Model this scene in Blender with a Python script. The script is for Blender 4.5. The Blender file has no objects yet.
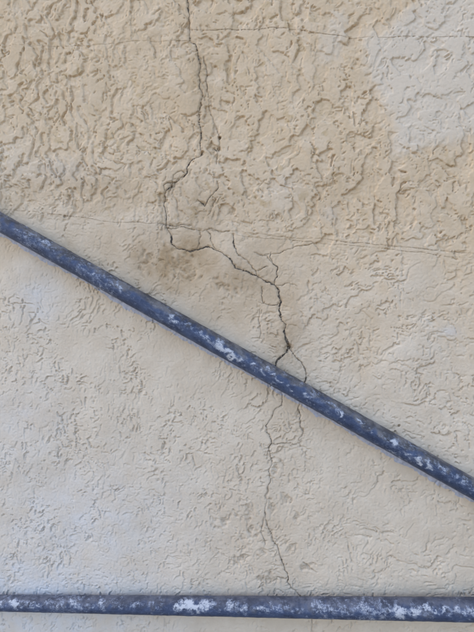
import bpy, math, random
import numpy as np
from mathutils import Vector, Matrix

random.seed(7)
RNG = np.random.default_rng(11)
scene = bpy.context.scene

# ------------------------------------------------------------------ camera
W, H = 474.0, 632.0                   # size of the photograph, used as a chart of the wall
FOC = 475.0
DIST = 0.7125
YAW, PITCH = math.radians(6), math.radians(4)
CENTRE = Vector((0, 0, 1.45))
back = Vector((math.sin(YAW) * math.cos(PITCH), -math.cos(YAW) * math.cos(PITCH), math.sin(PITCH)))
cam_pos = CENTRE + back * DIST
cd = bpy.data.cameras.new('camera'); cam = bpy.data.objects.new('camera', cd)
scene.collection.objects.link(cam)
cam.location = cam_pos
cam.rotation_euler = (-back).to_track_quat('-Z', 'Y').to_euler()
cd.sensor_fit = 'VERTICAL'; cd.sensor_height = 24.0; cd.lens = FOC / H * 24.0
cd.clip_start = 0.01; cd.clip_end = 2000
scene.camera = cam
Rm = (-back).to_track_quat('-Z', 'Y').to_matrix()
RX, RY = np.array(Rm.col[0]), np.array(Rm.col[1]); RB = np.array(back); CP = np.array(cam_pos)

# ------------------------------------------------------------------ sky, sun, exposure
SUN_AZ, SUN_EL = math.radians(-62), math.radians(40)     # azimuth from +Y (behind the wall), negative = left
world = bpy.data.worlds.new('World'); scene.world = world; world.use_nodes = True
wn = world.node_tree.nodes; wl = world.node_tree.links
sky = wn.new('ShaderNodeTexSky'); sky.sky_type = 'NISHITA'; sky.sun_disc = False
sky.sun_elevation = SUN_EL; sky.sun_rotation = SUN_AZ
sky.dust_density = 6.0; sky.air_density = 1.0; sky.ozone_density = 1.0
bg = wn['Background']; bg.inputs['Strength'].default_value = 0.15
wl.new(sky.outputs['Color'], bg.inputs['Color'])
sd = bpy.data.lights.new('sun', 'SUN'); sd.energy = 3.0; sd.angle = math.radians(0.5); sd.color = (1, 0.94, 0.85)
sun = bpy.data.objects.new('sun', sd); scene.collection.objects.link(sun)
sdir = Vector((math.sin(SUN_AZ) * math.cos(SUN_EL), math.cos(SUN_AZ) * math.cos(SUN_EL), math.sin(SUN_EL)))
sun.location = (-3, 3, 6); sun.rotation_euler = (-sdir).to_track_quat('-Z', 'Y').to_euler()
scene.view_settings.view_transform = 'Standard'; scene.view_settings.look = 'None'
scene.view_settings.gamma = 1.0; scene.view_settings.use_curve_mapping = False
scene.view_settings.exposure = 2.02

# ------------------------------------------------------------------ helpers
def ray(u, v):
    return RX * ((u - W / 2) / FOC) + RY * ((H / 2 - v) / FOC) - RB
def at(u, v, y=0.0):
    """point of the plane Y=y that stands at chart position (u, v)"""
    d = ray(u, v); t = (y - CP[1]) / d[1]
    return CP + d * t
def chart(X, Z):
    dx, dy, dz = X - CP[0], -CP[1], Z - CP[2]
    dep = -(dx * RB[0] + dy * RB[1] + dz * RB[2]); dep = np.maximum(dep, 0.1)
    u = W / 2 + FOC * (dx * RX[0] + dy * RX[1] + dz * RX[2]) / dep
    v = H / 2 - FOC * (dx * RY[0] + dy * RY[1] + dz * RY[2]) / dep
    return np.clip(u, -250, 724), np.clip(v, -250, 900)
def sm(a, b, x):
    t = np.clip((x - a) / (b - a), 0, 1); return t * t * (3 - 2 * t)
def link(name, me, parent=None, mat=None):
    o = bpy.data.objects.new(name, me); scene.collection.objects.link(o)
    if parent: o.parent = parent
    if mat: me.materials.append(mat)
    return o
def grid_mesh(name, P, wrap=False, smooth=True):
    """P: (rows, cols, 3) array of points -> quad mesh"""
    r, c = P.shape[:2]
    idx = np.arange(r * c, dtype=np.int32).reshape(r, c)
    if wrap: idx = np.concatenate([idx, idx[:, :1]], 1)
    q = np.stack([idx[:-1, :-1], idx[:-1, 1:], idx[1:, 1:], idx[1:, :-1]], -1).reshape(-1, 4)
    me = bpy.data.meshes.new(name)
    me.vertices.add(r * c); me.vertices.foreach_set('co', P.astype(np.float32).ravel())
    me.loops.add(q.size); me.loops.foreach_set('vertex_index', q.ravel())
    me.polygons.add(len(q)); me.polygons.foreach_set('loop_start', np.arange(0, q.size, 4, dtype=np.int32))
    me.polygons.foreach_set('loop_total', np.full(len(q), 4, dtype=np.int32))
    me.polygons.foreach_set('use_smooth', np.full(len(q), smooth))
    me.update(calc_edges=True); me.validate()
    return me
def attr(me, name, val):
    a = me.attributes.new(name, 'FLOAT', 'POINT'); a.data.foreach_set('value', val.astype(np.float32).ravel())
def box_mesh(name, x0, x1, y0, y1, z0, z1):
    v = [(x, y, z) for x in (x0, x1) for y in (y0, y1) for z in (z0, z1)]
    f = [(0, 1, 3, 2), (4, 6, 7, 5), (0, 4, 5, 1), (2, 3, 7, 6), (0, 2, 6, 4), (1, 5, 7, 3)]
    me = bpy.data.meshes.new(name); me.from_pydata(v, [], f); me.update(); return me

# periodic noise tiles, 0.8 mm per cell; lengths are given in mm
NX, NZ, CELL = 1600, 2000, 0.0008
_fx = np.fft.rfftfreq(NX)[None, :]; _fz = np.fft.fftfreq(NZ)[:, None]
def tile(lx, lz, seed, band=False, ang=0.0):
    w = np.fft.rfft2(np.random.default_rng(seed).standard_normal((NZ, NX)).astype(np.float32))
    ca, sa = math.cos(ang), math.sin(ang); lx *= 1.25; lz *= 1.25
    r2 = ((_fx * ca + _fz * sa) * lx) ** 2 + ((-_fx * sa + _fz * ca) * lz) ** 2
    flt = np.exp(-0.5 * ((np.sqrt(r2) - 1) / 0.33) ** 2) if band else np.exp(-r2 * 1.2)
    n = np.fft.irfft2(w * flt, s=(NZ, NX)); n -= n.mean(); n /= n.std()
    return n.astype(np.float32)
JJ, II = np.meshgrid(np.arange(NX), np.arange(NZ))
def warp(t, dx, dz):
    return t[(II + (dz * 1.25).astype(int)) % NZ, (JJ + (dx * 1.25).astype(int)) % NX]
# ------------------------------------------------------------------ materials
def new_mat(name):
    m = bpy.data.materials.new(name); m.use_nodes = True
    nt = m.node_tree; return m, nt.nodes, nt.links, nt.nodes['Principled BSDF']
def nnoise(n, l, vec, scale, detail=4, rough=0.6):
    t = n.new('ShaderNodeTexNoise'); t.inputs['Scale'].default_value = scale
    t.inputs['Detail'].default_value = detail; t.inputs['Roughness'].default_value = rough
    l.new(vec, t.inputs['Vector']); return t.outputs['Fac']
def ramp(n, l, fac, a, b, lo=0.0, hi=1.0):
    r = n.new('ShaderNodeMapRange'); r.clamp = True; r.interpolation_type = 'SMOOTHSTEP'
    for i, x in enumerate((a, b, lo, hi)): r.inputs[i + 1].default_value = x
    l.new(fac, r.inputs[0]); return r.outputs[0]
def mul(n, l, a, b, op='MULTIPLY'):
    m = n.new('ShaderNodeMath'); m.operation = op
    for i, x in enumerate((a, b)):
        if isinstance(x, (int, float)): m.inputs[i].default_value = x
        else: l.new(x, m.inputs[i])
    return m.outputs[0]
def mixc(n, l, fac, a, b):
    m = n.new('ShaderNodeMix'); m.data_type = 'RGBA'
    if isinstance(fac, (int, float)): m.inputs[0].default_value = fac
    else: l.new(fac, m.inputs[0])
    for i, x in ((6, a), (7, b)):
        if isinstance(x, tuple): m.inputs[i].default_value = (*x, 1)
        else: l.new(x, m.inputs[i])
    return m.outputs[2]
def getattr_node(n, name):
    a = n.new('ShaderNodeAttribute'); a.attribute_name = name; return a.outputs['Fac']

def stucco_material():
    m, n, l, b = new_mat('painted_stucco')
    pos = n.new('ShaderNodeTexCoord').outputs['Object']
    big = nnoise(n, l, pos, 5.0, 4); mid = nnoise(n, l, pos, 28, 5, 0.65); fine = nnoise(n, l, pos, 260, 4, 0.7)
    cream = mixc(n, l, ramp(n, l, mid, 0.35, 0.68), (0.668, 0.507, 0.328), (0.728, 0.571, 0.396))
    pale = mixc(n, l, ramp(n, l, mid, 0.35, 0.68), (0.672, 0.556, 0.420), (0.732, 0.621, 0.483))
    c = mixc(n, l, getattr_node(n, 'lower'), cream, pale)  # warm light above and cooler light below, painted into the coat colours
    ochre = mul(n, l, getattr_node(n, 'ochre'), ramp(n, l, mid, 0.4, 0.65))
    c = mixc(n, l, ochre, c, (0.55, 0.40, 0.22))
    st = mul(n, l, getattr_node(n, 'stain'), ramp(n, l, mid, 0.2, 0.65, 0.65, 1.0))
    c = mixc(n, l, st, c, (0.455, 0.315, 0.175))
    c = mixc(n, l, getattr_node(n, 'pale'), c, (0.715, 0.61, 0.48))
    c = mixc(n, l, mul(n, l, getattr_node(n, 'chalk_skylight'), ramp(n, l, mid, 0.2, 0.6, 0.6, 1.0)), c, (0.67, 0.66, 0.655))  # chalky patches, plus blue skylight painted in at the lower left
    dirt = mul(n, l, getattr_node(n, 'dirt'), ramp(n, l, fine, 0.3, 0.62))
    c = mixc(n, l, dirt, c, (0.24, 0.180, 0.115))
    speck = mul(n, l, ramp(n, l, fine, 0.64, 0.78), 0.14)
    c = mixc(n, l, speck, c, (0.33, 0.28, 0.22))
    l.new(c, b.inputs['Base Color'])
    b.inputs['Roughness'].default_value = 0.88
    b.inputs['Specular IOR Level'].default_value = 0.25
    bp = n.new('ShaderNodeBump'); bp.inputs['Strength'].default_value = 0.5; bp.inputs['Distance'].default_value = 0.0012
    l.new(nnoise(n, l, pos, 520, 6, 0.8), bp.inputs['Height']); l.new(bp.outputs[0], b.inputs['Normal'])
    return m
def plain(name, col, rough=0.9, var=0.3, scale=120):
    m, n, l, b = new_mat(name)
    pos = n.new('ShaderNodeTexCoord').outputs['Object']
    k = nnoise(n, l, pos, scale, 5)
    l.new(mixc(n, l, k, tuple(c * (1 - var) for c in col), tuple(c * (1 + var) for c in col)), b.inputs['Base Color'])
    b.inputs['Roughness'].default_value = rough
    return m
def pipe_material():
    m, n, l, b = new_mat('worn_blue_paint')
    pos = n.new('ShaderNodeTexCoord').outputs['Object']
    cx = n.new('ShaderNodeCombineXYZ'); l.new(mul(n, l, getattr_node(n, 'along'), 0.75), cx.inputs[0]); l.new(getattr_node(n, 'around'), cx.inputs[1])
    pos = cx.outputs[0]
    mid = nnoise(n, l, pos, 60, 5, 0.65); fine = nnoise(n, l, pos, 360, 5, 0.75)
    c = mixc(n, l, ramp(n, l, mid, 0.3, 0.7), (0.027, 0.040, 0.082), (0.062, 0.091, 0.172))
    c = mixc(n, l, mul(n, l, ramp(n, l, fine, 0.5, 0.7), 0.5), c, (0.14, 0.17, 0.24))
    dust = mul(n, l, getattr_node(n, 'dust'), ramp(n, l, fine, 0.2, 0.5))
    c = mixc(n, l, ramp(n, l, fine, 0.40, 0.30, 0.0, 0.8), c, (0.014, 0.018, 0.032))
    c = mixc(n, l, dust, c, mixc(n, l, ramp(n, l, mid, 0.4, 0.62), (0.060, 0.056, 0.055), (0.17, 0.155, 0.14)))
    white = getattr_node(n, 'white')
    sc = nnoise(n, l, pos, 240, 8, 0.85)
    thr = mul(n, l, mul(n, l, white, 0.5), mul(n, l, sc, 1.6), 'ADD')
    haze_ = mul(n, l, ramp(n, l, thr, 0.97, 1.10), ramp(n, l, white, 0.08, 0.4))
    c = mixc(n, l, mul(n, l, haze_, 0.75), c, (0.25, 0.285, 0.37))
    flake = nnoise(n, l, pos, 480, 6, 0.85)
    thr2 = mul(n, l, mul(n, l, white, 0.60), mul(n, l, mul(n, l, sc, 0.6), mul(n, l, flake, 1.1), 'ADD'), 'ADD')
    wm = mul(n, l, ramp(n, l, thr2, 1.23, 1.26), ramp(n, l, white, 0.15, 0.4))
    c = mixc(n, l, mul(n, l, wm, 0.9), c, (0.56, 0.57, 0.60))
    l.new(c, b.inputs['Base Color'])
    l.new(mixc(n, l, wm, (0.52, 0.52, 0.52), (0.85, 0.85, 0.85)), b.inputs['Roughness'])
    bp = n.new('ShaderNodeBump'); bp.inputs['Strength'].default_value = 0.45; bp.inputs['Distance'].default_value = 0.0015
    l.new(mul(n, l, fine, mul(n, l, wm, 0.5), 'ADD'), bp.inputs['Height']); l.new(bp.outputs[0], b.inputs['Normal'])
    b.inputs['Specular IOR Level'].default_value = 0.4
    return m
M_STUCCO = stucco_material()
M_PIPE = pipe_material()
M_CRACK = plain('crack_dirt', (0.085, 0.070, 0.055), 1.0, 0.5, 300)
M_JOINT = plain('joint_dirt', (0.36, 0.27, 0.175), 1.0, 0.35, 200)
M_CORE = plain('render_core', (0.45, 0.40, 0.33))
M_GROUND = plain('asphalt', (0.075, 0.072, 0.068), 0.9, 0.2, 6)
M_BEAD = plain('pale_blue_paint', (0.46, 0.48, 0.56), 0.8, 0.4, 300)

# ------------------------------------------------------------------ ground
g = link('ground', box_mesh('ground', -600, 600, -600, 600, -0.2, 0.0), None, M_GROUND); g['kind'] = 'structure'

# ------------------------------------------------------------------ stucco relief tiles (0 = pit floor, 1 = plateau)
wx, wz = tile(60, 60, 1), tile(60, 60, 2)
wx2, wz2 = tile(14, 14, 3), tile(14, 14, 4)
def scoop(p, n, near, far, k_near, sx=0.74, sz=-0.67, rimh=0.16):
    """depth of trowel-torn pits: a thin sharp lip along the upper left of each, rising again to the lower right"""
    a = np.zeros_like(p); b = np.zeros_like(p)
    for k in range(1, int(n * 1.25) + 1):
        q = np.roll(np.roll(p, int(round(sx * k)), 1), int(round(sz * k)), 0)
        if k < 12: a = np.maximum(a, q * math.exp(-((k - 1) / (1.25 * near)) ** 1.5))
        b = np.maximum(b, q * math.exp(-(k - 1) / (1.25 * far)))
    rim = p * (1 - np.roll(np.roll(p, -int(round(sx * 3)), 1), -int(round(sz * 3)), 0))      # burr raised along the lip
    return (1 - p) * (k_near * a + (1 - k_near) * b) - rimh * rim
fade = sm(-0.9, 0.5, tile(26, 26, 50)); fade2 = sm(-0.7, 0.7, tile(16, 16, 51)); fade3 = sm(-0.3, 0.9, tile(22, 22, 52)); fade4 = sm(-0.5, 0.8, tile(12, 12, 53))
gr1 = np.abs(tile(6, 7, 8))
def field(lx, lz, seed, ang=0.0, band=True, w1=0.6, w2=0.36, w3=0.2, wa=5.0, low=0.0):
    m = 0.5 * (lx + lz)
    n = tile(lx, lz, seed, band, ang) + w1 * tile(lx * 0.5, lz * 0.46, seed + 100) + w2 * tile(m * 0.2, m * 0.2, seed + 200) + w3 * tile(max(2.2, m * 0.1), max(2.2, m * 0.1), seed + 300)
    if low: n = n + low * tile(45, 45, seed + 400)
    return warp(n, wx * wa + wx2 * 2.0, wz * wa + wz2 * 2.0)
# broad knock-down stucco: big torn arcs, with middling and small ones between
pA = sm(-0.34, -0.28, field(40, 56, 5, w1=0.55, w2=0.26, w3=0.13))
hA = -scoop(pA, 48, 2.0, 34, 0.48, 0.82, -0.57) * (0.5 + 0.5 * fade)
hA = np.minimum(hA, -0.75 * scoop(sm(-0.95, -0.89, field(17, 26, 45)), 18, 1.8, 9, 0.7) * fade2)
hA = np.minimum(hA, -0.5 * scoop(sm(-1.45, -1.38, field(8, 11, 46)), 8, 1.6, 5, 0.7) * fade4)
hA -= 0.09 * (1 - pA) * gr1
# close, upright dabs of the upper left
pD = sm(-0.28, -0.22, field(19, 34, 9, w2=0.3, w3=0.14))
hD = -scoop(pD, 30, 1.9, 20, 0.52, 0.88, -0.45) * (0.4 + 0.6 * fade2)
hD = np.minimum(hD, -0.7 * scoop(sm(-1.05, -0.98, field(9, 15, 47)), 10, 1.6, 6, 0.7, 0.85, -0.5) * fade3)
hD -= 0.08 * (1 - pD) * gr1
# sweeping shallow trowel laps
hB = -scoop(sm(-0.05, 0.02, field(64, 34, 13, 0.5, False, 0.5, 0.22, 0.12, 9)), 30, 1.8, 12, 0.68, 0.6, -0.8) * fade
hB = np.minimum(hB, -0.85 * scoop(sm(-0.40, -0.33, field(34, 22, 74, -0.5, False, 0.5, 0.25, 0.12, 8)), 20, 1.7, 8, 0.7, 0.6, -0.8) * fade3)
hB = np.minimum(hB, -0.6 * scoop(sm(-1.0, -0.92, field(11, 12, 77, 0.3)), 8, 1.6, 4, 0.7) * fade4)
# flecks and short lips of the lower left
hC = -scoop(sm(-0.95, -0.88, field(11, 18, 15, 0.3, low=0.6)), 10, 1.8, 5, 0.7) * (0.3 + 0.7 * fade2)
hE = -scoop(sm(-0.42, -0.36, field(26, 38, 35, 0.5)), 16, 1.8, 8, 0.72) * (0.15 + 0.85 * fade3)
und = tile(90, 90, 20); rough = tile(4, 4, 21); grit = tile(2.2, 2.2, 22)
dab = tile(70, 90, 23); blot = tile(30, 30, 24); frag = tile(9, 9, 25); frag2 = tile(6, 6, 27) * 0.9 + tile(3, 3, 28) * 0.4; clus = tile(48, 60, 26)

def samp(t, X, Z):
    fx = X / CELL % NX; fz = Z / CELL % NZ
    x0 = np.floor(fx).astype(np.int32); z0 = np.floor(fz).astype(np.int32)
    ax = (fx - x0).astype(np.float32); az = (fz - z0).astype(np.float32)
    x0 %= NX; z0 %= NZ; x1 = (x0 + 1) % NX; z1 = (z0 + 1) % NZ
    return (t[z0, x0] * (1 - ax) + t[z0, x1] * ax) * (1 - az) + (t[z1, x0] * (1 - ax) + t[z1, x1] * ax) * az

# ------------------------------------------------------------------ crack courses, as seen on the wall (chart positions; width in mm)
MAIN_A = [(187.0, -60), (187.3, 0), (188.7, 10.4), (189.6, 22.6), (190.1, 34.8), (191, 43.5), (195.6, 44.9), (197.4, 51.3), (199.1, 59.1), (200.9, 69.6), (200.5, 83.5), (200, 109.6), (200.9, 130), (201.4, 140.4), (200.9, 157), (191.3, 161), (187.8, 167.4), (187, 174.3), (179, 181.3), (173, 184), (166, 192.6), (165.6, 199.6), (166.4, 213), (166.6, 225)]
MAIN_B = [(166.6, 225), (171.9, 235.7), (179.5, 249.4), (190.5, 251.6), (197.4, 250), (206, 247), (216.6, 250.7), (222, 252.7), (230, 258.6), (245.7, 271), (256, 275.6), (266.5, 282.2), (274.3, 284.8), (279.6, 297.8), (279.6, 306.5), (280.4, 315.2), (286, 324), (284, 331), (286, 338), (288, 347), (287, 351), (277.4, 359.6), (275.7, 365.7), (278, 380)]
MAIN_C = [(278, 380), (282.3, 397), (281.7, 404.8), (274.8, 409), (270.4, 418.7), (266, 425.7), (267, 432), (272, 442), (268.7, 447.4), (270.4, 456), (268.7, 470), (270.4, 481.3), (265.2, 495.2), (266, 504.8), (263.5, 518.7), (262.6, 534.3), (265.3, 543.6)]
CRACKS = [
 (MAIN_A, 1.05, 'long dark crack running down from the top edge of the photo'),
 (MAIN_B, 1.2, 'dark jagged crack ending behind the sloping pipe'),
 (MAIN_C, 0.62, 'thin crack coming out below the sloping pipe'),
 ([(204, 58), (206, 82), (207.3, 92), (209.6, 102.6), (211, 114.8), (216, 126.6), (220, 138.4), (220, 145), (217.8, 153.6), (216.7, 164.7)], 0.62, None),
 ([(214, 149), (217, 152), (219, 147)], 0.8, None),
 ([(217.4, 182), (218.8, 188.3), (213, 195.2), (207, 203), (205.2, 206.5), (198, 200)], 0.8, None),
 ([(212, 196), (216, 200), (212, 209), (208, 216)], 0.5, None),
 ([(166, 192.6), (164, 186), (168, 183), (173, 184)], 0.5, None),
 ([(173, 184), (174, 176), (182, 171), (187, 174)], 0.45, None),
 ([(160, 224), (168.7, 225.6), (177.4, 226.5), (193, 226.2)], 1.0, None),
 ([(166, 228), (172, 229.5), (179.5, 227.4), (198.7, 230.7), (216, 230.5), (230, 231)], 0.55, None),
 ([(200, 232.4), (201, 237), (199.3, 241), (197.4, 250)], 0.6, None),
 ([(207, 231), (211, 235.7), (212, 242), (213.8, 246.6), (217, 250)], 0.5, None),
 ([(233.5, 234.5), (234.3, 245.7), (237, 252.6), (247.4, 260.4), (256, 270.9), (257, 275.6)], 0.75, None),
 ([(256, 270.9), (262, 269), (268.3, 266.5)], 0.6, None),
 ([(254.3, 252.6), (266.5, 255.7), (272.6, 263), (277.8, 269), (277.3, 277), (274.3, 284.8)], 0.75, None),
 ([(270.9, 252.6), (270, 257), (272.6, 262)], 0.7, None),
 ([(262, 256), (271, 254), (288, 249), (303, 245.6), (316, 243)], 0.4, None),
 ([(262, 287.4), (261.5, 296), (263, 303), (270, 305), (278.7, 303)], 0.45, None),
 ([(259.6, 310), (258.7, 320.4), (259.6, 338)], 0.5, None),
 ([(275, 285), (289, 283), (297, 286)], 0.4, None),
 ([(284, 330), (285.5, 336), (288.7, 344), (292, 351), (300.9, 361.3), (305.2, 370), (304.3, 382), (301, 392)], 0.8, None),
 ([(301, 392), (298.3, 406.5), (300.9, 415.2), (300, 425.7), (303.5, 431), (298.5, 438.7), (300, 446.5)], 0.5, None),
 ([(265.2, 511.7), (267, 524), (273, 540), (280.5, 555.4), (284.7, 569), (288, 575.7), (287.3, 581.6), (292.3, 588.4), (298.2, 593.4), (302.4, 597.6), (309, 608), (312, 622), (316, 650)], 0.68, None),
 ([(277, 576.5), (283, 578), (287.5, 577)], 0.6, None),
 ([(272, 443), (285, 442.5), (297, 444)], 0.35, None),
 ([(303, 561), (309, 566), (317, 571)], 0.55, None),
]
SCORES = [  # trowelled joint lines
 ([(-140, 52), (0, 49), (60, 47.5), (110, 45), (160, 43.5), (190, 42)], 0.55, 'thin horizontal joint line above the long crack, left half'),
 ([(191, 31), (215, 32), (235, 31), (270, 29), (300, 31), (330, 36), (360, 39), (400, 38), (474, 39), (620, 41)], 0.55, 'thin horizontal joint line across the top right of the wall'),
 ([(-140, 196), (0, 209), (60, 215), (100, 220.6), (135.7, 222.5), (167, 225.2)], 0.5, 'faint joint line left of the crack knot'),
 ([(193, 228), (230, 231.5), (270, 236), (300, 239), (350, 243), (400, 247), (440, 250.5), (474, 254), (620, 270)], 0.7, 'ruled joint line running right from the crack knot'),
 ([(230, 234), (270, 238.5), (310, 241.5), (352, 245.5), (420, 252), (474, 258), (620, 275)], 0.35, None),
]
def jitter(pts, amp, levels):
    """wall-space course with fractal wander; pts -> (N,2) array of X,Z"""
    p = np.array([at(u, v)[[0, 2]] for u, v in pts])
    for k in range(levels):
        d = p[1:] - p[:-1]; L = np.linalg.norm(d, axis=1, keepdims=True)
        nrm = np.stack([-d[:, 1], d[:, 0]], 1) / np.maximum(L, 1e-6)
        mid = (p[1:] + p[:-1]) / 2 + nrm * RNG.normal(0, amp, (len(d), 1)) * L
        out = np.empty((len(p) + len(mid), 2)); out[0::2] = p; out[1::2] = mid; p = out
    return p
COURSES = []
for pts, w, lab in CRACKS: COURSES.append((jitter(pts, 0.08, 4), w * 0.001, lab, 'crack'))
for pts, w, lab in SCORES: COURSES.append((jitter(pts, 0.02, 4), w * 0.001, lab, 'joint_line'))

# ------------------------------------------------------------------ wall grid: fine where the photo looks, coarser outwards
corners = np.array([at(u, v) for u in (-8, W + 8) for v in (-8, H + 8)])
dx0, dx1 = corners[:, 0].min(), corners[:, 0].max(); dz0, dz1 = corners[:, 2].min(), corners[:, 2].max()
STEP = 0.0009
def axis(lo, a, b, hi, reach):
    mid = np.arange(a, b, STEP)
    def grow(start, end, sgn):
        out, s, x = [], STEP, start
        while True:
            s = min(s * 1.15, 0.006 if abs(x - start) < reach else 0.05); x = x + sgn * s
            if (sgn > 0 and x >= end - s / 2) or (sgn < 0 and x <= end + s / 2): break
            out.append(x)
        out.append(end); return out
    return np.array(grow(mid[0], lo, -1)[::-1] + list(mid) + grow(mid[-1], hi, 1))
WX0, WX1, WZ0, WZ1 = -2.2, 2.2, 0.0, 2.75
ax_x, ax_z = axis(WX0, dx0, dx1, WX1, 0.55), axis(WZ0, dz0, dz1, WZ1, 0.3)
X, Z = np.meshgrid(ax_x, ax_z)
U, V = chart(X, Z)
nb = samp(blot, X, Z); nf = samp(frag, X, Z); nd = samp(dab, X, Z); nu = samp(und, X, Z)

# which trowelling where
jl = 226 + (U - 166) * 0.087                                  # the joint line between upper and lower coat
upper = sm(26, -16, V - jl + nb * 9)
left_top = sm(175, 110, U + nb * 18) * sm(-20, 30, 215 - V)
lowleft = sm(-30, 60, 330 - U + nb * 25 + (V - 400) * 0.25)
sparse = sm(0.1, 1.1, nd)                                      # smooth, untextured islands
mid_smooth = np.exp(-(((U - 235) / 75) ** 2 + ((V - 262) / 38) ** 2))
hAs, hDs, hBs, hCs, hEs = (samp(t, X, Z) for t in (hA, hD, hB, hC, hE))
up = hAs * (1 - left_top) + hDs * left_top
relief_u = up * (1 - 0.4 * sparse) * 0.0043
relief_l = ((hCs * 0.0027 + hEs * 0.0023) * lowleft + hBs * 0.0036 * (1 - lowleft)) * (1 - 0.7 * sparse) * (0.6 + 0.55 * sm(-0.8, 0.8, samp(clus, X, Z)))
relief = relief_u * upper + relief_l * (1 - upper)
relief *= 1 - 0.75 * np.clip(mid_smooth, 0, 1)
relief += 0.00035 * upper * sm(3, -1, V - jl)                  # upper coat laps over the lower
relief += nu * 0.0007 + samp(rough, X, Z) * 0.00008 + samp(grit, X, Z) * 0.00007

# spalled spots along the crack: broken pits with exposed dirty render
SPALL = [(180, 262, 11, 12, .8), (190, 272, 10, 9, .9), (150, 256, 9, 10, .5), (222, 285, 9, 10, .5), (186, 30, 4, 5, .3),
         (176, 183, 7, 5, .5), (205, 205, 9, 7, .5), (216, 152, 6, 7, .5), (230, 212, 7, 6, .4), (276, 466, 7, 8, .5), (285, 498, 6, 5, .7), (271, 507, 4, 8, .8),
         (250, 512, 6, 10, .8), (255, 528, 7, 7, .6), (242, 538, 9, 7, .8), (262, 549, 7, 5, .8), (291, 546, 5, 6, .8),
         (297, 515, 6, 5, .6), (270, 575, 7, 5, .5), (256, 577, 6, 5, .4), (225, 520, 12, 12, .5), (289, 347, 4, 4, 1), (300, 420, 6, 10, .4),
         (330, 185, 6, 4, .3), (70, 222, 5, 4, .5), (145, 270, 5, 7, .5), (236, 290, 6, 10, .4), (242, 560, 7, 10, .5), (309, 566, 8, 5, .4)]
spall = np.zeros_like(X)
for u, v, a, b, s in SPALL:
    e = np.exp(-(((U - u) / a) ** 2 + ((V - v) / b) ** 2) * 1.4) * s
    spall = np.maximum(spall, e)
spall_m = sm(0.12, 0.75, spall + 0.32 * nf * (spall > 0.06))
relief -= spall_m * 0.0016 * (0.6 + 0.6 * np.clip(samp(rough, X, Z) + 0.3, 0, 1.5))
# nail holes and pin pits
holes = np.zeros_like(X)
for u, v, r, dpt in [(220, 138.5, 1.6, .005), (398.5, 425, 1.2, .004), (289, 347, 2.0, .004), (66, 217, 1.5, .002)]:
    p = at(u, v); d = np.hypot(X - p[0], Z - p[2]) / (r * 0.0016)
    relief -= dpt * sm(1.2, 0.6, d); holes = np.maximum(holes, sm(1.25, 0.7, d))
# groove of the cracks
crackd = np.full(X.shape, 9.0, np.float32)
def carve(p, w):
    for a, b in zip(p[:-1], p[1:]):
        m = 0.012
        i0, i1 = np.searchsorted(ax_x, [min(a[0], b[0]) - m, max(a[0], b[0]) + m]); j0, j1 = np.searchsorted(ax_z, [min(a[1], b[1]) - m, max(a[1], b[1]) + m])
        if i1 <= i0 or j1 <= j0: continue
        x, z = X[j0:j1, i0:i1], Z[j0:j1, i0:i1]
        d = b - a; t = np.clip(((x - a[0]) * d[0] + (z - a[1]) * d[1]) / max(d @ d, 1e-12), 0, 1)
        dd = np.hypot(x - a[0] - t * d[0], z - a[1] - t * d[1]) / w
        crackd[j0:j1, i0:i1] = np.minimum(crackd[j0:j1, i0:i1], dd)
for p, w, lab, kind in COURSES:
    if kind == 'crack': carve(p[::2] if len(p) > 60 else p, w)
relief -= 0.0012 * sm(1.7, 0.4, crackd)
relief -= 0.0011 * sm(3.6, 1.2, crackd) * sm(0.25, 0.7, samp(frag2, X, Z) * 0.7 + 0.3 * nf)       # crumbled lips
keep = crackd; crackd = np.full(X.shape, 9.0, np.float32)
for p, w, lab, kind in COURSES:
    if kind != 'crack': carve(p, w)
relief -= 0.0007 * sm(1.8, 0.3, crackd) * sm(-0.9, 0.6, nf); crackd = keep

# wall colours: coats with warm and cool light painted in, chalky and patched paint, dirt
lower = sm(-120, 150, V - jl + nb * 14 + nu * 25 + (150 - U) * 0.12)  # broad fade from the painted warm light to the cool
def poly_mask(pts, soft):
    px = np.array(pts, float); inside = np.zeros(U.shape, bool); dmin = np.full(U.shape, 1e9, np.float32)
    uu, vv = U + nb * 1.5 + nf * 1.8, V + np.roll(nb, 37, 1) * 1.5 + np.roll(nf, 23, 0) * 1.8
    for (x0, y0), (x1, y1) in zip(px, np.roll(px, -1, 0)):
        c = ((y0 > vv) != (y1 > vv)) & (uu < (x1 - x0) * (vv - y0) / (y1 - y0 + 1e-9) + x0); inside ^= c
        d = np.array([x1 - x0, y1 - y0]); t = np.clip(((uu - x0) * d[0] + (vv - y0) * d[1]) / (d @ d), 0, 1)
        dmin = np.minimum(dmin, np.hypot(uu - x0 - t * d[0], vv - y0 - t * d[1]))
    return sm(-soft, soft, np.where(inside, dmin, -dmin))
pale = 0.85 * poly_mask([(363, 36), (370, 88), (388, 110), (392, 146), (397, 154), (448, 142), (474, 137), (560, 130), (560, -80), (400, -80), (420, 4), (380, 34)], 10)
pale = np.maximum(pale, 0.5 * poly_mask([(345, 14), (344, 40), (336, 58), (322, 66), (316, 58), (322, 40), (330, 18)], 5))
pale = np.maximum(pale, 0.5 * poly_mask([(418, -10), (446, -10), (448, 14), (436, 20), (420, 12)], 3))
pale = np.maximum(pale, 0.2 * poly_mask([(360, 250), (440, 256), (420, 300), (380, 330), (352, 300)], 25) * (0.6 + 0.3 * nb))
chalk_skylight = np.zeros_like(pale); stain = np.zeros_like(pale)
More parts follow.
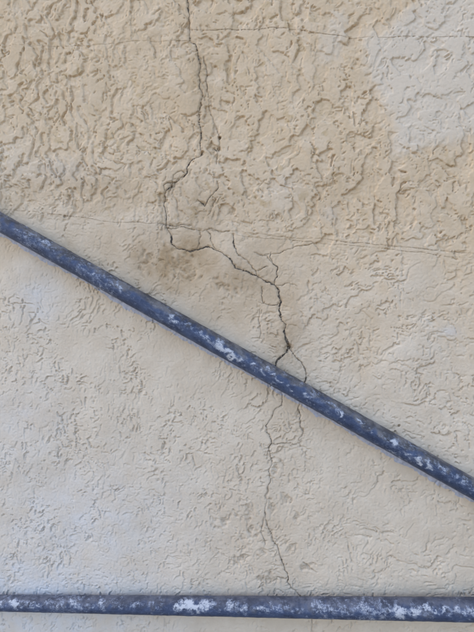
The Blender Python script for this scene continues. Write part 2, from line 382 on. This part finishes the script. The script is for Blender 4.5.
for u, v, a, b, k in [(38, 298, 26, 30, .5), (448, 332, 9, 5, .5), (75, 530, 110, 75, .6), (30, 600, 140, 60, .95), (330, 215, 9, 9, .2), (60, 170, 30, 12, .2),
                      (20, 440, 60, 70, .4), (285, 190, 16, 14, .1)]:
    chalk_skylight = np.maximum(chalk_skylight, k * np.exp(-(((U - u) / a) ** 2 + ((V - v) / b) ** 2)) * (0.9 + 0.12 * nb + 0.06 * nf))  # large lower-left areas are skylight put into the colour, small ones pale patches
for u, v, a, b, k in [(176, 262, 46, 32, 1.1), (235, 285, 50, 45, .6), (140, 250, 45, 26, .6), (205, 210, 60, 28, .4), (100, 195, 70, 22, .4), (283, 325, 26, 52, .6), (250, 250, 70, 20, .35),
                      (250, 530, 45, 45, .3), (285, 430, 22, 50, .2), (200, 100, 20, 90, .2), (345, 190, 60, 40, .18), (420, 190, 60, 30, .15)]:
    stain = np.maximum(stain, k * np.exp(-(((U - u) / a) ** 2 + ((V - v) / b) ** 2)) * (0.85 + 0.2 * nb + 0.1 * nf))
ochre = sm(0.2, 1.4, nf * 0.7 + nb * 0.6) * upper * 0.75
dirt = 0.36 * spall_m * (0.55 + 0.3 * nf) + 0.32 * sm(6, 1, crackd * 1.0) * (0.5 + 0.35 * nb)
for u, v, a, b, s in [(182, 262, 26, 22, .30), (200, 205, 30, 30, .22), (262, 275, 36, 40, .18), (75, 190, 45, 14, .22), (285, 345, 14, 26, .3), (150, 262, 22, 14, .2), (200, 90, 14, 80, .12)]:
    dirt = np.maximum(dirt, s * np.exp(-(((U - u) / a) ** 2 + ((V - v) / b) ** 2)) * (0.8 + 0.2 * nf + 0.2 * nb))
relief = relief * (1 - 0.4 * np.clip(pale, 0, 1)) + 0.0007 * sm(0.2, 0.6, pale)   # the patched skim stands slightly proud
dirt = np.maximum(dirt, holes)
P = np.stack([X, -relief - 0.004, Z], -1)                      # the face looks towards -Y
P = P[:, ::1]
wall = bpy.data.objects.new('stucco_wall', None); scene.collection.objects.link(wall)
wall.location = (0, 0, 0)
wall['label'] = 'cream textured stucco wall with long branching cracks behind both blue pipes'; wall['category'] = 'wall'
me = grid_mesh('stucco_face', P)
for k, a in (('lower', lower), ('pale', np.clip(pale, 0, 1)), ('ochre', np.clip(ochre, 0, 1)), ('chalk_skylight', np.clip(chalk_skylight, 0, 1)), ('stain', np.clip(stain, 0, 1)), ('dirt', np.clip(dirt, 0, 1))): attr(me, k, a)
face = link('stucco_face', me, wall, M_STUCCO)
core = link('wall_core', box_mesh('wall_core', WX0, WX1, 0.012, 0.26, WZ0, WZ1 ), wall, M_CORE)
# render reveals closing the sheet to the core
for nm, bx in (('edge_render', (WX0 - 0.01, WX0 + 0.002, -0.004, 0.26, 0, WZ1)), ('edge_render', (WX1 - 0.002, WX1 + 0.01, -0.004, 0.26, 0, WZ1)), ('coping', (WX0 - 0.03, WX1 + 0.03, -0.04, 0.29, WZ1 - 0.002, WZ1 + 0.06))):
    link(nm, box_mesh(nm, *bx), wall, M_CORE)

def bil(A, x, z):
    i = np.clip(np.searchsorted(ax_x, x) - 1, 0, len(ax_x) - 2); j = np.clip(np.searchsorted(ax_z, z) - 1, 0, len(ax_z) - 2)
    a = (x - ax_x[i]) / (ax_x[i + 1] - ax_x[i]); b = (z - ax_z[j]) / (ax_z[j + 1] - ax_z[j])
    return (A[j, i] * (1 - a) + A[j, i + 1] * a) * (1 - b) + (A[j + 1, i] * (1 - a) + A[j + 1, i + 1] * a) * b
SURF = -P[..., 1]                                              # how far the face stands out, towards -Y
for p, w, lab, kind in COURSES:                                # dirt-filled bottoms of cracks and joint lines
    d = np.gradient(p, axis=0); d /= np.maximum(np.linalg.norm(d, axis=1, keepdims=True), 1e-9)
    nrm = np.stack([-d[:, 1], d[:, 0]], 1)
    s = np.arange(len(p)); ww = np.convolve(RNG.normal(0, 1, len(p) + 16), np.ones(9) / 3, 'same')[8:8 + len(p)]
    slow = np.convolve(RNG.normal(0, 1, len(p) + 120), np.ones(61) / 7.8, 'same')[60:60 + len(p)]
    if kind == 'crack' and w < 0.0007: half = w * np.clip(0.24 + 0.24 * ww + 0.30 * slow, 0.0, 0.9)
    elif kind == 'crack': half = w * np.clip(0.48 + 0.24 * ww + 0.24 * slow, 0.12, 1.3)
    else: half = w * np.clip(0.28 + 0.24 * ww + 0.30 * slow, 0.0, 0.9)
    tp = np.minimum(1, np.minimum(s, len(p) - 1 - s) / 10.0 + 0.15); half = half * tp
    rows = []
    rag = [1 + 0.30 * np.clip(np.convolve(RNG.normal(0, 1, len(p) + 8), np.ones(5) / 2.2, 'same')[4:4 + len(p)], -1.8, 1.8) * (kind == 'crack') for _ in range(2)]
    for k, lift in ((-1, 0.00018), (-0.35, -0.0001), (0.35, -0.0001), (1, 0.00018)):
        q = p + nrm * (half * (rag[k > 0] if abs(k) == 1 else 1))[:, None] * k
        y = bil(SURF, q[:, 0], q[:, 1]) + lift + 0.00012
        rows.append(np.stack([q[:, 0], -y, q[:, 1]], 1))
    o = link(kind, grid_mesh(kind, np.stack(rows, 0)), wall, M_CRACK if kind == 'crack' else M_JOINT)
    if lab: o['label'] = lab

# ------------------------------------------------------------------ pipes
def fbm1(n, lam, seed):
    r = np.random.default_rng(seed).normal(0, 1, n + 8 * lam); k = np.hanning(2 * lam + 1); k /= np.sqrt((k ** 2).sum())
    return np.convolve(r, k, 'same')[4 * lam:4 * lam + n]
def pipe(name, A, B, ra, rb, blots, seed, ext0, ext1, dusty):
    """straight pipe through A and B (points at chart u=0 and u=W), run on past both"""
    A, B = np.array(A), np.array(B); ax = B - A; L = np.linalg.norm(ax); ax /= L
    n = int((L + ext0 + ext1) / 0.0012); s = np.linspace(-ext0, L + ext1, n)
    yv = np.array([0, -1.0, 0]); e1 = yv - ax * (yv @ ax); e1 /= np.linalg.norm(e1)     # away from wall
    e2 = np.cross(ax, e1);  e2 = e2 if e2[2] > 0 else -e2                               # upwards
    K = 56; th = np.arange(K) / K * 2 * np.pi
    rad = ra + (rb - ra) * np.clip(s / L, 0, 1)
    lump = np.random.default_rng(seed).normal(0, 1, (n, K))
    F = np.fft.rfft2(lump); fs = np.fft.fftfreq(n)[:, None]; fk = np.fft.rfftfreq(K)[None]
    lump = np.fft.irfft2(F * np.exp(-(fs * 9) ** 2 - (fk * 7) ** 2), s=(n, K)); lump /= lump.std()
    rr = rad[:, None] + 0.00012 * lump
    Pp = (A + ax * s[:, None])[:, None, :] + rr[..., None] * (np.cos(th)[None, :, None] * e1 + np.sin(th)[None, :, None] * e2)
    me = grid_mesh(name, Pp, wrap=True)
    # close the two ends
    uu = (s / L * W)[:, None] + lump * 2.2; axp = A + ax * s[:, None]; vd = CP - axp; phi = np.arctan2(vd @ e2, vd @ e1)
    cc = np.where(np.cos(th[None, :] - phi[:, None]) > 0, -np.sin(th[None, :] - phi[:, None]), 3.0) + lump * 0.16   # -1 upper, +1 lower side of the exposed half
    white = np.zeros((n, K)) + 0.24 + 0.07 * lump + 0.06 * fbm1(n, 30, seed + 5)[:, None]
    for u, c, lu, lc, st in blots:
        white = np.maximum(white, st * np.exp(-(((uu - u) / lu) ** 2 + ((cc - c) / lc) ** 2)))
    dust = dusty * sm(0.05, 0.75, np.sin(th)[None, :] + 0.18 * lump + 0.25 * fbm1(n, 14, seed + 1)[:, None] * 0.4)
    attr(me, 'along', np.repeat(s[:, None] + seed, K, 1)); attr(me, 'around', np.repeat((np.minimum(th, 2 * np.pi - th) * ra + (th > np.pi) * 0.7)[None], n, 0)); attr(me, 'white', white); attr(me, 'dust', np.clip(dust, 0, 1))
    return me, A, ax, L, e1, e2, s

# sloping pipe, fixed flat against the stucco
DR = 0.0142
DA, DB = at(0, 222.0, -0.0180), at(W, 489.0, -0.0180)
blD = [(10, -.1, 8, .25, .35), (22, .0, 8, .25, .6), (32, .1, 7, .2, .55), (50, -.35, 9, .45, .75), (60, -.1, 10, .3, .4), (92, .0, 7, .25, .55), (103, .1, 9, .22, .65), (114, .1, 6, .2, .6), (127, -.2, 4, .3, .75),
       (140, .2, 12, .2, .35), (165, .3, 18, .18, .4), (182, .0, 6, .45, .75), (196, -.2, 9, .4, .5), (214, -.1, 14, .4, .6), (229, .1, 9, .45, .9), (240, .25, 9, .4, 1.0), (249, .2, 6, .3, .8), (261, .0, 3.2, .3, 1.0),
       (270, .2, 2.5, .2, .7), (280, -.1, 5, .25, .8), (286, .0, 4, .3, .7), (297, .2, 3, .25, .75), (311, .0, 4, .2, .7), (317, .1, 3, .2, .6), (335, -.2, 5, .2, .6), (346, .05, 3.5, .28, 1.0), (341, -.3, 8, .25, .55), (364, -.2, 4, .3, .8), (372, -.1, 3, .2, .6),
       (396, -.1, 4, .35, 1.1), (409, .15, 6, .2, .8), (420, .2, 7, .25, .9), (428, .1, 5, .2, .8), (441, -.2, 10, .4, .6), (458, -.1, 14, .4, .55), (470, .2, 8, .3, .5)]
meD, A, ax, L, e1, e2, s = pipe('pipe_body', DA, DB, DR * 0.985, DR * 1.0, blD, 31, 0.75, 0.75, 0.9)
def cap(name, A, ax, e1, e2, s0, r, parent):
    c = np.array([A + ax * s0 + r * 0.99 * (math.cos(t) * e1 + math.sin(t) * e2) for t in np.linspace(0, 2 * math.pi, 33)[:-1]])
    thick = ax * 0.003; v = [tuple(x - thick) for x in c] + [tuple(x + thick) for x in c]
    f = [tuple(range(32)), tuple(range(63, 31, -1))] + [(i, 32 + i, 32 + (i + 1) % 32, (i + 1) % 32) for i in range(32)]
    m = bpy.data.meshes.new(name); m.from_pydata(v, [], f); m.update()
    return link(name, m, parent, M_BEAD)
dp = bpy.data.objects.new('blue_pipe', None); scene.collection.objects.link(dp)
dp['label'] = 'scuffed dark blue pipe sloping down to the right across the wall'; dp['category'] = 'pipe'; dp['group'] = 'blue pipes on the wall'
link('pipe_body', meD, dp, M_PIPE)
for s0 in (s[0], s[-1]): cap('end_cap', A, ax, e1, e2, s0, DR, dp)
# ragged pale paint bead where the pipe's lower side meets the stucco
nn = int((L + 0.3) / 0.0009); sb = np.linspace(-0.15, L + 0.15, nn)
edge = 0.0090 + 0.0005 * fbm1(nn, 5, 41) + 0.0008 * fbm1(nn, 14, 42) + 0.0011 * fbm1(nn, 60, 43)
edge = np.clip(edge, 0.004, 0.014)
rows = []
for k, f in enumerate((-0.6, -0.2, 0.05, 0.2, 0.35, 0.5, 0.62, 0.74, 0.85, 0.94, 1.0)):
    off = f * 0.006 if f < 0 else f * edge
    q = A + ax * (sb + 0.0004 * fbm1(nn, 3, 60 + k) * (k > 2))[:, None] - e2 * (DR * 0.93 + off + np.zeros(nn))[:, None]
    g = samp(frag2, q[:, 0], q[:, 2])
    lift = 0.0045 if f < 0 else 0.0024 * (1 - f) ** 2 + (0.00050 + 0.00016 * g) * min(1, f * 3) - 0.0004 * f
    rows.append(np.stack([q[:, 0], -(bil(SURF, q[:, 0], q[:, 2]) + lift), q[:, 2]], 1))
bead = link('paint_bead', grid_mesh('paint_bead', np.stack(rows, 0)), dp, M_BEAD)
bead['label'] = 'ragged pale blue paint along the lower side of the sloping pipe'

# level pipe near the foot of the picture: leaves the wall at the left, stands clear of it at the right
LR = 0.0142
LA, LB = at(0, 603.0, -0.0160), at(W, 609.6, -0.028)
blL = [(5, 0, 7, .5, .75), (21, -.05, 7, .55, .95), (36, .1, 7, .4, .6), (46, .1, 7, .35, .65), (56, -.2, 8, .4, .6), (68, .1, 8, .3, .5), (84, -.1, 7, .4, .75), (90, .2, 6, .3, .6), (104, .1, 8, .3, .5), (116, .0, 4, .6, .8), (130, .1, 8, .3, .5), (150, -.1, 10, .4, .6),
       (170, .0, 10, .3, .5), (196, .0, 9, .6, .95), (210, .0, 12, .55, 1.05), (224, -.1, 10, .5, .85), (247, .0, 9, .5, .75), (258, .1, 9, .45, .7), (275, .1, 9, .4, .7), (290, .0, 12, .4, .55), (310, .2, 10, .3, .55), (332, .0, 8, .5, .7), (345, .2, 7, .3, .7), (355, .3, 6, .25, .6),
       (374, .0, 10, .45, .7), (388, .2, 9, .35, .65), (404, .2, 9, .5, .95), (418, .1, 10, .45, .85), (432, .0, 8, .4, .75), (447, .1, 6, .4, .8), (458, .1, 8, .35, .75), (470, .2, 8, .35, .7), (490, 0, 10, .5, .8), (520, 0, 14, .4, .7)]
blL = [(u, c, lu * 1.1, lc * 1.2, st * 0.95) for u, c, lu, lc, st in blL]
meL, A2, ax2, L2, f1, f2, s2 = pipe('pipe_body', LA, LB, LR * 0.84, LR * 1.12, blL, 32, 0.42, 0.55, 0.5)
lp = bpy.data.objects.new('blue_pipe', None); scene.collection.objects.link(lp)
lp['label'] = 'level blue pipe blotched with white paint along the bottom of the photo'; lp['category'] = 'pipe'; lp['group'] = 'blue pipes on the wall'
link('pipe_body', meL, lp, M_PIPE)
cap('end_cap', A2, ax2, f1, f2, s2[-1], LR, lp)
# its support post, outside the photo
e = A2 + ax2 * (s2[-1] - 0.06)
v, f = [], []
for z in (0.0, e[2] - LR * 0.6):
    for i in range(32):
        t = i / 32 * 2 * math.pi; v.append((e[0] + 0.017 * math.cos(t), e[1] + 0.017 * math.sin(t), z))
f = [(i, (i + 1) % 32, 32 + (i + 1) % 32, 32 + i) for i in range(32)] + [tuple(range(31, -1, -1)), tuple(range(32, 64))]
pm = bpy.data.meshes.new('post'); pm.from_pydata(v, [], f); pm.update()
link('post', pm, lp, M_PIPE)
